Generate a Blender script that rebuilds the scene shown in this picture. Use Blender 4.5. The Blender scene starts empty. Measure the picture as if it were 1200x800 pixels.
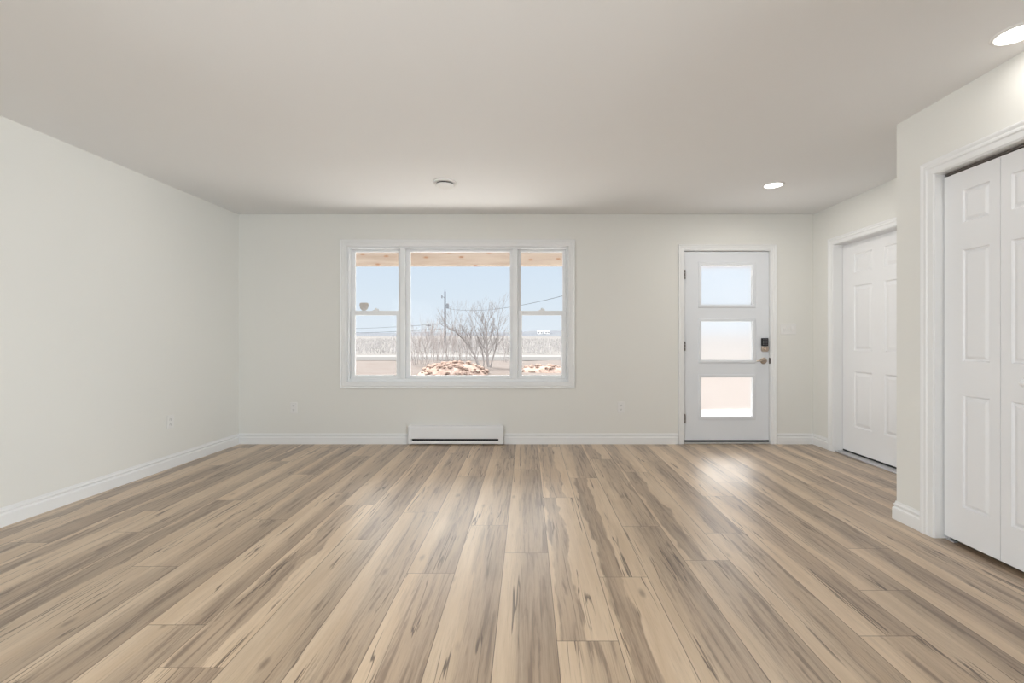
import bpy, bmesh, math, random
from mathutils import Vector, Matrix

S = bpy.context.scene
COL = S.collection
random.seed(7)

# ------------------------------------------------------------------ camera, world, sun, light, exposure
FPX = 535.0                       # focal length in pixels of the 1200 px frame
cam_d = bpy.data.cameras.new('camera')
cam = bpy.data.objects.new('camera', cam_d)
COL.objects.link(cam)
cam.location = (0, 0, 1.116)
cam.rotation_euler = (math.radians(90), 0, 0)
cam_d.sensor_width = 36.0
cam_d.lens = 36.0 * FPX / 1200.0
cam_d.shift_x = -18 / 1200.0
cam_d.shift_y = -3 / 1200.0
cam_d.clip_start = 0.05
cam_d.clip_end = 3000
S.camera = cam

S.view_settings.view_transform = 'Standard'
S.view_settings.look = 'None'
S.view_settings.exposure = 0.0
S.view_settings.gamma = 1.0
S.view_settings.use_curve_mapping = False

SUN_STRENGTH = 17.0
REAR_POWER = 3.0
SIDE_POWER = 46.0
POT_POWER = 1.1

w = bpy.data.worlds.new('sky')
S.world = w
w.use_nodes = True
nt = w.node_tree
nt.nodes.clear()
tc = nt.nodes.new('ShaderNodeTexCoord')
sep = nt.nodes.new('ShaderNodeSeparateXYZ')
rmp = nt.nodes.new('ShaderNodeValToRGB')
bg = nt.nodes.new('ShaderNodeBackground')
out = nt.nodes.new('ShaderNodeOutputWorld')
nt.links.new(tc.outputs['Generated'], sep.inputs[0])
nt.links.new(sep.outputs['Z'], rmp.inputs[0])
nt.links.new(rmp.outputs[0], bg.inputs[0])
nt.links.new(bg.outputs[0], out.inputs[0])
cr = rmp.color_ramp
cr.elements[0].position = 0.0
cr.elements[0].color = (0.80, 0.87, 0.94, 1)
cr.elements[1].position = 1.0
cr.elements[1].color = (4.0, 4.1, 4.3, 1)
e = cr.elements.new(0.10); e.color = (0.73, 0.83, 0.93, 1)
e = cr.elements.new(0.20); e.color = (0.67, 0.79, 0.93, 1)
e = cr.elements.new(0.36); e.color = (6.6, 6.5, 6.3, 1)       # sky above the view, brightened to light the room
bg.inputs[1].default_value = 1.0

def lamp(name, kind, loc, rot, energy, color=(1, 1, 1), **kw):
    d = bpy.data.lights.new(name, kind)
    d.energy = energy
    d.color = color
    for k, v in kw.items():
        setattr(d, k, v)
    o = bpy.data.objects.new(name, d)
    o.location = loc
    o.rotation_euler = rot
    COL.objects.link(o)
    return o

sun = lamp('sun', 'SUN', (20, -10, 30), (0, 0, 0), SUN_STRENGTH, (1.0, 0.95, 0.88), angle=math.radians(0.6))
sun.rotation_euler = Vector((0.50, -0.56, -0.66)).to_track_quat('-Z', 'Y').to_euler()
# added fill lamp just inside the rear glazing, standing in for daylight
lamp('rear_fill', 'AREA', (-0.7, -4.30, 1.15), (math.radians(95), 0, 0), REAR_POWER, (0.86, 0.94, 1.0),
     shape='RECTANGLE', size=4.2, size_y=2.0)
# fill lamps added at both side windows to brighten the side walls
def facing(d):
    return Vector(d).to_track_quat('-Z', 'Y').to_euler()
lamp('side_fill', 'AREA', (2.20, -1.5, 1.45), facing((-1, 0.85, -0.07)), SIDE_POWER, (0.90, 0.96, 1.0), spread=math.radians(80),
     shape='RECTANGLE', size=1.7, size_y=1.3)
lamp('side_fill', 'AREA', (-3.10, -1.5, 1.45), facing((1, 0.95, -0.09)), SIDE_POWER * 0.75, (0.93, 0.97, 1.0), spread=math.radians(80),
     shape='RECTANGLE', size=1.7, size_y=1.3)

# ------------------------------------------------------------------ node helpers / materials
class N:
    def __init__(s, name):
        s.m = bpy.data.materials.new(name)
        s.m.use_nodes = True
        s.t = s.m.node_tree
        s.t.nodes.clear()
        s.out = s.t.nodes.new('ShaderNodeOutputMaterial')
    def new(s, k, **kw):
        n = s.t.nodes.new(k)
        for a, b in kw.items():
            setattr(n, a, b)
        return n
    def link(s, a, b):
        s.t.links.new(a, b)
    def set(s, sock, v):
        if isinstance(v, bpy.types.NodeSocket):
            s.link(v, sock)
        else:
            sock.default_value = v
    def math(s, op, a, b=0.0, c=0.0, clamp=False):
        n = s.new('ShaderNodeMath', operation=op)
        n.use_clamp = clamp
        for i, v in enumerate((a, b, c)):
            s.set(n.inputs[i], v)
        return n.outputs[0]
    def sstep(s, v, a, b):
        n = s.new('ShaderNodeMapRange', interpolation_type='SMOOTHSTEP')
        s.set(n.inputs['Value'], v); s.set(n.inputs['From Min'], a); s.set(n.inputs['From Max'], b)
        return n.outputs[0]
    def mix(s, f, a, b, mode='MIX'):
        n = s.new('ShaderNodeMix', data_type='RGBA', blend_type=mode)
        s.set(n.inputs[0], f)
        for i, v in ((6, a), (7, b)):
            s.set(n.inputs[i], v if isinstance(v, bpy.types.NodeSocket) else (*v, 1))
        return n.outputs[2]
    def vec(s, x, y, z):
        n = s.new('ShaderNodeCombineXYZ')
        for i, v in enumerate((x, y, z)):
            s.set(n.inputs[i], v)
        return n.outputs[0]
    def noise(s, vec, scale=1.0, detail=2.0, rough=0.5, dist=0.0):
        n = s.new('ShaderNodeTexNoise')
        s.link(vec, n.inputs['Vector'])
        n.inputs['Scale'].default_value = scale
        n.inputs['Detail'].default_value = detail
        n.inputs['Roughness'].default_value = rough
        n.inputs['Distortion'].default_value = dist
        return n.outputs[0]
    def obj(s):
        return s.new('ShaderNodeTexCoord').outputs['Object']
    def bsdf(s, color, rough=0.5, metal=0.0, spec=0.5):
        b = s.new('ShaderNodeBsdfPrincipled')
        s.set(b.inputs['Base Color'], color if isinstance(color, bpy.types.NodeSocket) else (*color, 1))
        s.set(b.inputs['Roughness'], rough)
        b.inputs['Metallic'].default_value = metal
        b.inputs['Specular IOR Level'].default_value = spec
        s.link(b.outputs[0], s.out.inputs[0])
        return b
    def bump(s, b, h, strength=0.1, dist=0.01):
        n = s.new('ShaderNodeBump')
        n.inputs['Strength'].default_value = strength
        n.inputs['Distance'].default_value = dist
        s.link(h, n.inputs['Height'])
        s.link(n.outputs[0], b.inputs['Normal'])

def plain(name, c, rough=0.5, metal=0.0, spec=0.5, var=0.03, scale=6.0, bump=0.0, bscale=200.0):
    n = N(name)
    o = n.obj()
    ns = n.noise(o, scale, 3.0)
    c2 = tuple(max(0.0, x * (1 - var * 2)) for x in c)
    b = n.bsdf(n.mix(ns, c2, c), rough, metal, spec)
    if bump:
        n.bump(b, n.noise(o, bscale, 2.0), bump, 0.002)
    return n.m

M = {}
M['wall'] = plain('cream_wall_paint', (0.785, 0.775, 0.735), 0.75, spec=0.25, var=0.01, scale=1.0, bump=0.05)
M['ceiling'] = plain('white_ceiling_paint', (0.86, 0.86, 0.86), 0.9, spec=0.1, var=0.01, scale=1.0, bump=0.05)
M['trim'] = plain('white_trim_paint', (0.83, 0.83, 0.825), 0.35, var=0.01)
M['door'] = plain('white_door_paint', (0.84, 0.84, 0.845), 0.38, var=0.01)
M['front_door'] = plain('cool_white_door_paint', (0.77, 0.79, 0.82), 0.4, var=0.01)
M['vinyl'] = plain('white_window_vinyl', (0.86, 0.87, 0.88), 0.35, var=0.01)
M['plastic'] = plain('white_plastic', (0.80, 0.79, 0.77), 0.35, var=0.01)
M['heater'] = plain('white_heater_enamel', (0.85, 0.85, 0.85), 0.35, var=0.01)
M['dark'] = plain('black_rubber', (0.012, 0.012, 0.012), 0.7)
M['slot'] = plain('dark_slot', (0.03, 0.03, 0.033), 0.6)
M['nickel'] = plain('satin_nickel', (0.52, 0.44, 0.37), 0.32, metal=1.0)
M['hinge'] = plain('bronze_hinge', (0.16, 0.14, 0.13), 0.45, metal=0.6)
M['keypad'] = plain('black_keypad', (0.02, 0.02, 0.022), 0.25)
M['key'] = plain('keypad_button', (0.10, 0.10, 0.105), 0.35)
M['alu'] = plain('brushed_aluminium', (0.62, 0.62, 0.63), 0.45, metal=0.5, var=0.08, scale=30)
M['paint_tan'] = plain('tan_paper', (0.74, 0.69, 0.64), 0.8, var=0.15, scale=60)
M['concrete'] = plain('pale_concrete', (0.84, 0.83, 0.82), 0.85, var=0.08, scale=3)
M['bark'] = plain('grey_brown_bark', (0.25, 0.23, 0.225), 0.9, spec=0.0, var=0.2, scale=5)
M['twig'] = plain('pale_twig', (0.33, 0.30, 0.29), 0.9, spec=0.0, var=0.2, scale=2)
M['scrub'] = plain('pale_scrub_twigs', (0.36, 0.345, 0.342), 0.9, spec=0.0, var=0.2, scale=0.2)
M['pole'] = plain('weathered_pole_wood', (0.07, 0.075, 0.09), 0.85, var=0.2, scale=2)
M['wire'] = plain('grey_cable', (0.045, 0.048, 0.055), 0.8, spec=0.0)
M['steel'] = plain('grey_transformer_steel', (0.14, 0.15, 0.17), 0.5)
M['white_siding'] = plain('white_siding', (0.55, 0.55, 0.56), 0.7)
M['shingle'] = plain('grey_shingle', (0.16, 0.16, 0.17), 0.8)
M['snow'] = plain('old_snow', (0.20, 0.20, 0.202), 0.8, spec=0.0, var=0.04, scale=1)
M['asphalt'] = plain('grey_asphalt', (0.092, 0.09, 0.089), 0.9, spec=0.0, var=0.08, scale=2)

# glass: clear panes (transparent with a fresnel reflection)
def clear_glass():
    n = N('clear_window_glass')
    t = n.new('ShaderNodeBsdfTransparent'); t.inputs[0].default_value = (0.985, 0.99, 0.99, 1)
    g = n.new('ShaderNodeBsdfGlossy'); g.inputs['Roughness'].default_value = 0.02
    f = n.new('ShaderNodeFresnel'); f.inputs[0].default_value = 1.10
    mx = n.new('ShaderNodeMixShader')
    n.link(f.outputs[0], mx.inputs[0]); n.link(t.outputs[0], mx.inputs[1]); n.link(g.outputs[0], mx.inputs[2])
    n.link(mx.outputs[0], n.out.inputs[0])
    return n.m
M['glass'] = clear_glass()

def rain_glass():
    n = N('obscured_rain_glass')
    o = n.obj()
    mp = n.new('ShaderNodeMapping'); mp.inputs['Scale'].default_value = (90, 1, 14)
    n.link(o, mp.inputs[0])
    h = n.noise(mp.outputs[0], 1.0, 2.0, 0.5, 0.6)
    r = n.new('ShaderNodeBsdfRefraction')
    r.inputs['Roughness'].default_value = 0.28
    r.inputs['IOR'].default_value = 1.12
    r.inputs[0].default_value = (1.0, 1.0, 1.0, 1)
    bp = n.new('ShaderNodeBump'); bp.inputs['Strength'].default_value = 0.25; bp.inputs['Distance'].default_value = 0.004
    n.link(h, bp.inputs['Height']); n.link(bp.outputs[0], r.inputs['Normal'])
    t = n.new('ShaderNodeBsdfTranslucent'); t.inputs[0].default_value = (0.95, 0.95, 0.95, 1)
    mx = n.new('ShaderNodeMixShader'); mx.inputs[0].default_value = 0.06
    n.link(r.outputs[0], mx.inputs[1]); n.link(t.outputs[0], mx.inputs[2])
    n.link(mx.outputs[0], n.out.inputs[0])
    return n.m
M['rain_glass'] = rain_glass()

def emit(name, c, s):
    n = N(name)
    e = n.new('ShaderNodeEmission')
    e.inputs[0].default_value = (*c, 1); e.inputs[1].default_value = s
    n.link(e.outputs[0], n.out.inputs[0])
    return n.m
M['lamp_on'] = emit('lit_led_diffuser', (1.0, 0.97, 0.92), 4.0)

def beam_wood():
    n = N('raw_spruce_beam')
    o = n.obj()
    mp = n.new('ShaderNodeMapping'); mp.inputs['Scale'].default_value = (1.2, 14, 16)
    n.link(o, mp.inputs[0])
    g = n.noise(mp.outputs[0], 1.0, 5.0, 0.6, 0.5)
    c = n.mix(n.sstep(g, 0.3, 0.7), (0.37, 0.30, 0.25), (0.46, 0.39, 0.34))
    v = n.new('ShaderNodeTexVoronoi', voronoi_dimensions='2D'); v.inputs['Scale'].default_value = 1.0
    so = n.new('ShaderNodeSeparateXYZ'); n.link(o, so.inputs[0])
    n.link(n.vec(n.math('MULTIPLY', so.outputs[0], 2.6), n.math('MULTIPLY', so.outputs[2], 6.0), 0.0), v.inputs['Vector'])
    c = n.mix(n.sstep(v.outputs['Distance'], 0.14, 0.04), c, (0.30, 0.17, 0.11))
    n.bsdf(c, 0.75, spec=0.2)
    return n.m
M['beam'] = beam_wood()

def plank_floor():
    n = N('maple_plank_floor')
    uv = n.new('ShaderNodeUVMap'); uv.uv_map = 'plank'
    uve = n.new('ShaderNodeUVMap'); uve.uv_map = 'ends'
    at = n.new('ShaderNodeAttribute'); at.attribute_name = 'plank_random'
    s1 = n.new('ShaderNodeSeparateXYZ'); n.link(uv.outputs[0], s1.inputs[0])
    s2 = n.new('ShaderNodeSeparateXYZ'); n.link(uve.outputs[0], s2.inputs[0])
    s3 = n.new('ShaderNodeSeparateColor'); n.link(at.outputs['Color'], s3.inputs[0])
    u, v = s1.outputs[0], s1.outputs[1]
    r1, r2, r3 = s3.outputs[0], s3.outputs[1], s3.outputs[2]
    z = n.math('MULTIPLY', r1, 97.0)
    x = n.math('MULTIPLY', u, 0.2275)
    def coord(sx, sy):
        return n.vec(n.math('MULTIPLY', x, sx), n.math('MULTIPLY', v, sy), z)
    wav = n.math('SUBTRACT', n.noise(coord(7, 2.6), 1.0, 3.0, 0.55), 0.5)
    uu = n.math('ADD', u, n.math('MULTIPLY', wav, n.math('ADD', 0.26, n.math('MULTIPLY', n.math('GREATER_THAN', r3, 0.86), 0.30))))
    alt = n.math('GREATER_THAN', r3, 0.86)
    a = n.math('ADD', 0.16, n.math('MULTIPLY', r2, 0.46))
    m_soft = n.sstep(uu, n.math('SUBTRACT', a, 0.20), n.math('ADD', a, 0.20))
    b = n.math('ADD', 0.48, n.math('MULTIPLY', r2, 0.2))
    m_hard = n.math('MULTIPLY', n.sstep(uu, 0.06, 0.14), n.math('SUBTRACT', 1.0, n.sstep(uu, n.math('SUBTRACT', b, 0.025), n.math('ADD', b, 0.025))))
    mask = n.math('ADD', n.math('MULTIPLY', m_soft, n.math('SUBTRACT', 1.0, alt)), n.math('MULTIPLY', m_hard, alt))
    med = n.noise(coord(16, 1.6), 1.0, 4.0, 0.6, 0.4)
    fine = n.noise(coord(230, 4.5), 1.0, 5.0, 0.75)
    mid2 = n.noise(coord(44, 2.2), 1.0, 4.0, 0.65, 0.5)
    cream = n.mix(n.sstep(med, 0.3, 0.75), (0.66, 0.515, 0.365), (0.56, 0.415, 0.275))
    heart = n.mix(n.sstep(med, 0.25, 0.7), (0.245, 0.172, 0.115), (0.41, 0.30, 0.207))
    fac = n.math('ADD', n.math('MULTIPLY', mask, n.math('ADD', 0.50, n.math('MULTIPLY', n.math('FRACT', n.math('MULTIPLY', r1, 7.31)), 0.45))), n.math('ADD', n.math('MULTIPLY', n.math('SUBTRACT', fine, 0.5), 0.9), n.math('MULTIPLY', n.math('SUBTRACT', mid2, 0.5), 0.9)), clamp=True)
    c = n.mix(fac, cream, heart)
    # fine grain
    c = n.mix(n.math('MULTIPLY', n.sstep(fine, 0.52, 0.75), 0.40), c, (0.25, 0.175, 0.12))
    c = n.mix(n.math('MULTIPLY', n.math('MULTIPLY', n.sstep(mid2, 0.50, 0.66), mask), 0.75), c, (0.19, 0.13, 0.09))
    # dark mineral streaks along the board
    rid = n.math('ABSOLUTE', n.math('SUBTRACT', n.noise(coord(17, 0.5), 1.0, 3.0, 0.5, 0.15), 0.5))
    gate = n.sstep(n.noise(coord(7, 1.1), 1.7, 2.0), 0.47, 0.58)
    st = n.math('MULTIPLY', n.math('SUBTRACT', 1.0, n.sstep(rid, 0.003, 0.013)), gate)
    c = n.mix(n.math('MULTIPLY', st, 0.9), c, (0.10, 0.062, 0.04))
    # small knots
    kv = n.new('ShaderNodeTexVoronoi'); kv.inputs['Scale'].default_value = 1.0
    n.link(coord(7, 2.6), kv.inputs['Vector'])
    c = n.mix(n.math('MULTIPLY', n.sstep(kv.outputs['Distance'], 0.14, 0.02), 0.6), c, (0.14, 0.09, 0.06))
    # board to board tone
    hsv = n.new('ShaderNodeHueSaturation')
    hsv.inputs['Saturation'].default_value = 1.0
    n.link(n.math('ADD', 0.92, n.math('MULTIPLY', r1, 0.16)), hsv.inputs['Value'])
    n.link(c, hsv.inputs['Color'])
    c = hsv.outputs[0]
    # seams
    du = n.math('MULTIPLY', n.math('MINIMUM', u, n.math('SUBTRACT', 1.0, u)), 0.2275)
    dv = n.math('MINIMUM', s2.outputs[0], s2.outputs[1])
    d = n.math('MINIMUM', du, dv)
    seam = n.math('SUBTRACT', 1.0, n.sstep(d, 0.0006, 0.0024))
    c = n.mix(n.math('MULTIPLY', seam, 0.85), c, (0.085, 0.055, 0.038))
    bs = n.bsdf(c, n.math('ADD', 0.30, n.math('MULTIPLY', fine, 0.18)), spec=0.5)
    bs.inputs['Coat Weight'].default_value = 0.40; bs.inputs['Coat Roughness'].default_value = 0.34
    n.bump(bs, n.math('SUBTRACT', n.math('MULTIPLY', fine, 0.3), seam), 0.12, 0.002)
    return n.m
M['floor'] = plank_floor()

def soil_mat(name, c1, c2, c3, sc):
    n = N(name)
    o = n.obj()
    a = n.noise(o, sc, 5.0, 0.65)
    b = n.noise(o, sc * 4.3, 4.0, 0.6)
    c = n.mix(n.sstep(a, 0.35, 0.65), c1, c2)
    c = n.mix(n.sstep(b, 0.56, 0.7), c, c3)
    bs = n.bsdf(c, 0.95, spec=0.0)
    n.bump(bs, b, 0.5, 0.05)
    return n.m
M['soil'] = soil_mat('bare_reddish_soil', (0.092, 0.080, 0.074), (0.104, 0.093, 0.088), (0.114, 0.106, 0.101), 0.5)
M['clod'] = soil_mat('reddish_earth_clod', (0.20, 0.145, 0.12), (0.25, 0.195, 0.17), (0.15, 0.10, 0.08), 3.0)
M['field'] = soil_mat('dead_grass_field', (0.10, 0.096, 0.093), (0.116, 0.112, 0.109), (0.132, 0.128, 0.125), 0.12)
M['hill'] = soil_mat('hazy_wooded_hill', (0.078, 0.084, 0.095), (0.087, 0.093, 0.102), (0.097, 0.101, 0.108), 0.02)  # distance haze put into the blue grey base colour

# ------------------------------------------------------------------ mesh helpers
def link_mesh(name, bm, mat, parent=None, smooth=False, bevel=0.0, recalc=True):
    if recalc:
        bmesh.ops.recalc_face_normals(bm, faces=bm.faces)
    me = bpy.data.meshes.new(name)
    bm.to_mesh(me); bm.free()
    if smooth:
        for p in me.polygons:
            p.use_smooth = True
    me.materials.append(M[mat] if isinstance(mat, str) else mat)
    o = bpy.data.objects.new(name, me)
    COL.objects.link(o)
    if parent:
        o.parent = parent
    if bevel:
        b = o.modifiers.new('bevel', 'BEVEL'); b.width = bevel; b.segments = 2; b.limit_method = 'ANGLE'
    return o

def tag(o, label=None, cat=None, group=None, kind=None):
    if label: o['label'] = label
    if cat: o['category'] = cat
    if group: o['group'] = group
    if kind: o['kind'] = kind
    return o

def empty(name, loc=(0, 0, 0), rz=0.0, **kw):
    o = bpy.data.objects.new(name, None)
    o.empty_display_size = 0.1
    COL.objects.link(o)
    o.location = loc
    o.rotation_euler = (0, 0, rz)
    return tag(o, **kw)

def struct(name, bm, mat, label, cat, **kw):
    return tag(link_mesh(name, bm, mat, **kw), label, cat, kind='structure')

def box(bm, x0, x1, y0, y1, z0, z1):
    vs = [bm.verts.new((x, y, z)) for x in (x0, x1) for y in (y0, y1) for z in (z0, z1)]
    for f in ((0, 1, 3, 2), (4, 6, 7, 5), (0, 4, 5, 1), (2, 3, 7, 6), (0, 2, 6, 4), (1, 5, 7, 3)):
        bm.faces.new([vs[i] for i in f])
    return vs

def B(*boxes):
    bm = bmesh.new()
    for b in boxes:
        box(bm, *b)
    return bm

def prism(bm, pts, z0, z1):
    a = [bm.verts.new((x, y, z0)) for x, y in pts]
    b = [bm.verts.new((x, y, z1)) for x, y in pts]
    bm.faces.new(a); bm.faces.new(b)
    k = len(pts)
    for i in range(k):
        bm.faces.new((a[i], a[(i + 1) % k], b[(i + 1) % k], b[i]))

def lathe(bm, prof, seg=32, mat=None):
    """prof: list of (r, z); axis z; mat maps afterwards"""
    rings = []
    for r, z in prof:
        if r < 1e-6:
            rings.append([bm.verts.new((0, 0, z))])
        else:
            rings.append([bm.verts.new((r * math.cos(2 * math.pi * i / seg), r * math.sin(2 * math.pi * i / seg), z)) for i in range(seg)])
    for a, b in zip(rings, rings[1:]):
        for i in range(seg):
            j = (i + 1) % seg
            if len(a) == 1 and len(b) == 1: continue
            if len(a) == 1: bm.faces.new((a[0], b[i], b[j]))
            elif len(b) == 1: bm.faces.new((a[i], a[j], b[0]))
            else: bm.faces.new((a[i], a[j], b[j], b[i]))
    if mat is not None:
        vs = [v for r in rings for v in r]
        bmesh.ops.transform(bm, matrix=mat, verts=vs)

def tube(bm, p0, p1, r0, r1, seg=6, cap=True):
    p0, p1 = Vector(p0), Vector(p1)
    d = (p1 - p0)
    if d.length < 1e-6: return
    d.normalize()
    a = d.orthogonal().normalized(); b = d.cross(a)
    R0 = [bm.verts.new(p0 + (a * math.cos(t) + b * math.sin(t)) * r0) for t in [2 * math.pi * i / seg for i in range(seg)]]
    R1 = [bm.verts.new(p1 + (a * math.cos(t) + b * math.sin(t)) * r1) for t in [2 * math.pi * i / seg for i in range(seg)]]
    for i in range(seg):
        j = (i + 1) % seg
        bm.faces.new((R0[i], R0[j], R1[j], R1[i]))
    if cap:
        bm.faces.new(R0); bm.faces.new(R1)

def frame_sweep(bm, u0, u1, z0, z1, prof, put, closed=True):
    """mitred moulding round an opening; prof = (offset outwards, projection); put(u, z, h) -> world"""
    loops = []
    for d, h in prof:
        if closed:
            c = [(u0 - d, z0 - d), (u0 - d, z1 + d), (u1 + d, z1 + d), (u1 + d, z0 - d)]
        else:
            c = [(u0 - d, z0), (u0 - d, z1 + d), (u1 + d, z1 + d), (u1 + d, z0)]
        loops.append([bm.verts.new(put(u, z, h)) for u, z in c])
    k = len(loops)
    segs = [(0, 1), (1, 2), (2, 3)] + ([(3, 0)] if closed else [])
    for i in range(k):
        j = (i + 1) % k
        for a, b in segs:
            bm.faces.new((loops[i][a], loops[i][b], loops[j][b], loops[j][a]))
    if not closed:
        bm.faces.new([l[0] for l in loops]); bm.faces.new([l[3] for l in loops])

def casing_profile(wd):
    return [(0.0, 0.0), (0.0, 0.010), (wd * 0.06, 0.012), (wd * 0.42, 0.013), (wd * 0.50, 0.0175), (wd * 0.62, 0.0175),
            (wd * 0.70, 0.0145), (wd * 0.86, 0.019), (wd * 0.97, 0.019), (wd, 0.016), (wd, 0.0)]

BASE_PROF = [(0.0, 0.0), (0.0155, 0.0), (0.0155, 0.068), (0.0145, 0.072), (0.0085, 0.078), (0.0085, 0.084), (0.0115, 0.090), (0.0115, 0.095), (0.0055, 0.102), (0.0045, 0.113), (0.0, 0.113)]
def skirting(bm, p0, p1, nrm, e0=0.0, e1=0.0):
    """baseboard run from p0 to p1 on the floor; nrm points into the room"""
    t = (Vector(p1) - Vector(p0)).normalized()
    A = [bm.verts.new((p0[0] + nrm[0] * d - t[0] * d * e0, p0[1] + nrm[1] * d - t[1] * d * e0, z)) for d, z in BASE_PROF]
    Bv = [bm.verts.new((p1[0] + nrm[0] * d + t[0] * d * e1, p1[1] + nrm[1] * d + t[1] * d * e1, z)) for d, z in BASE_PROF]
    k = len(A)
    for i in range(k):
        j = (i + 1) % k
        bm.faces.new((A[i], A[j], Bv[j], Bv[i]))
    bm.faces.new(A); bm.faces.new(Bv)

# ------------------------------------------------------------------ the room
YB = 4.855                        # back wall
H = 2.441
XR = 3.04                         # right wall with the side door
XC = 2.287                        # closet wall
YC = 2.828                        # its corner
YR = -4.5                         # rear wall, behind the photographer
def XL(y):                        # left wall is a little out of square
    return -3.07 - (YB - y) * 0.0266

# floor: one object, boards as faces with their own coordinates
SEAM0, PW, PL = -0.119, 0.2275, 1.524
JOINT = {0: 2.382, 1: 1.687, 2: 2.14, 3: 2.72, 4: 2.30, 5: 2.627, 6: 1.716, 7: 2.027, 8: 2.432, -1: 2.736, -2: 2.175, -3: 2.94,
         -4: 2.535, -5: 1.55, -6: 1.783, -7: 2.82, -8: 2.24, -9: 3.16, -10: 2.64}
rng = random.Random(11)
bm = bmesh.new()
luv = bm.loops.layers.uv.new('plank'); lue = bm.loops.layers.uv.new('ends')
lcol = bm.loops.layers.float_color.new('plank_random')
for k in range(-15, 14):
    x0 = SEAM0 + k * PW; x1 = x0 + PW
    j = JOINT.get(k, rng.uniform(0, PL))
    y = j - 6 * PL
    while y < YB + 0.1:
        ya, yb = y, y + PL
        y = yb
        r = (rng.random(), rng.random(), rng.random(), 1.0)
        if k == 1 and abs(ya - 1.687) < 0.01: r = (0.5, 0.2, 0.9, 1)
        if k == 2 and abs(ya - 2.14) < 0.01: r = (0.4, 0.25, 0.95, 1)
        if k == 0: r = (r[0], 0.4, 0.2, 1)
        if k == -1: r = (r[0], 0.5, 0.3, 1)
        ca, cb = max(ya, YR - 0.1), min(yb, YB + 0.04)
        if cb - ca < 0.01: continue
        q = [bm.verts.new(p) for p in ((x0, ca, 0), (x1, ca, 0), (x1, cb, 0), (x0, cb, 0))]
        f = bm.faces.new(q)
        off = r[1] * 10
        for lp, (uu, yy) in zip(f.loops, ((0, ca), (1, ca), (1, cb), (0, cb))):
            lp[luv].uv = (uu, yy - ya + off)
            lp[lue].uv = (yy - ya, yb - yy)
            lp[lcol] = r
box(bm, SEAM0 - 15 * PW, SEAM0 + 14 * PW, YR - 0.1, YB + 0.04, -0.12, -0.004)
struct('floor', bm, 'floor', 'pale maple plank floor running towards the window wall', 'floor', recalc=False)

struct('ceiling', B((-3.5, 3.35, YR - 0.2, YB + 0.2, H, H + 0.2)), 'ceiling', 'plain white flat ceiling over the empty room', 'ceiling')

def wall_y(u0, u1, y0, y1, holes):
    """wall along x with rectangular holes (x0,x1,z0,z1), sorted by x"""
    bm = bmesh.new()
    x = u0
    for a, b, z0, z1 in holes:
        box(bm, x, a, y0, y1, -0.1, H)
        if z0 > -0.1: box(bm, a, b, y0, y1, -0.1, z0)
        box(bm, a, b, y0, y1, z1, H)
        x = b
    box(bm, x, u1, y0, y1, -0.1, H)
    return bm
WIN = (-1.924, 0.440, 0.657, 2.104)          # window opening x0,x1,z0,z1
DOOR = (1.665, 2.585, -0.004, 2.056)         # front door opening
struct('wall_back', wall_y(-3.3, 3.3, YB, YB + 0.16, [WIN, DOOR]), 'wall', 'cream wall facing the room with wide window and glazed front door', 'wall')

bm = bmesh.new()
LW0, LW1 = -2.45, -0.55           # side window added behind the photographer
def lw(ya, yb, z0, z1):
    prism(bm, [(XL(yb), yb), (XL(ya), ya), (XL(ya) - 0.15, ya), (XL(yb) - 0.15, yb)], z0, z1)
lw(LW1, YB, -0.1, H); lw(YR, LW0, -0.1, H); lw(LW0, LW1, -0.1, 0.75); lw(LW0, LW1, 2.15, H)
struct('wall_left', bm, 'wall', 'long bare cream wall along the left side of the room', 'wall')

# right wall with the side door opening (y0..y1)
SD0, SD1, SDH = 3.606, 4.530, 2.050
struct('wall_right', B((XR, XR + 0.14, SD1, YB, -0.1, H), (XR, XR + 0.14, YC - 0.1, SD0, -0.1, H), (XR, XR + 0.14, SD0, SD1, SDH, H)),
       'wall', 'short cream wall right of the front door, around the side door', 'wall')
# closet wall with closet opening
CD0, CD1, CDH = 1.330, 2.562, 2.040
SW0, SW1 = -2.7, -0.5
struct('wall_closet', B((XC, XC + 0.11, CD1, YC, -0.1, H), (XC, XC + 0.11, SW1, CD0, -0.1, H), (XC, XC + 0.11, YR, SW0, -0.1, H),
                        (XC, XC + 0.11, CD0, CD1, CDH, H), (XC, XC + 0.11, SW0, SW1, -0.1, 0.75), (XC, XC + 0.11, SW0, SW1, 2.15, H),
                        (XC + 0.11, XR + 0.14, YC - 0.11, YC, -0.1, H)),
       'wall', 'cream wall jutting out on the right around the closet', 'wall')
# closet interior (dark behind the gaps)
struct('wall_closet_inside', B((XC + 0.75, XC + 0.80, 1.1, YC - 0.11, -0.1, H), (XC + 0.11, XC + 0.80, 1.05, 1.1, -0.1, H)),
       'wall', 'inside wall of the closet behind its folding doors', 'wall')
struct('wall_rear', wall_y(-3.5, XC + 0.11, YR - 0.15, YR, [(-2.8, 1.4, 0.1, 2.2)]), 'wall', 'cream wall behind the photographer with wide glazing', 'wall')

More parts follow.
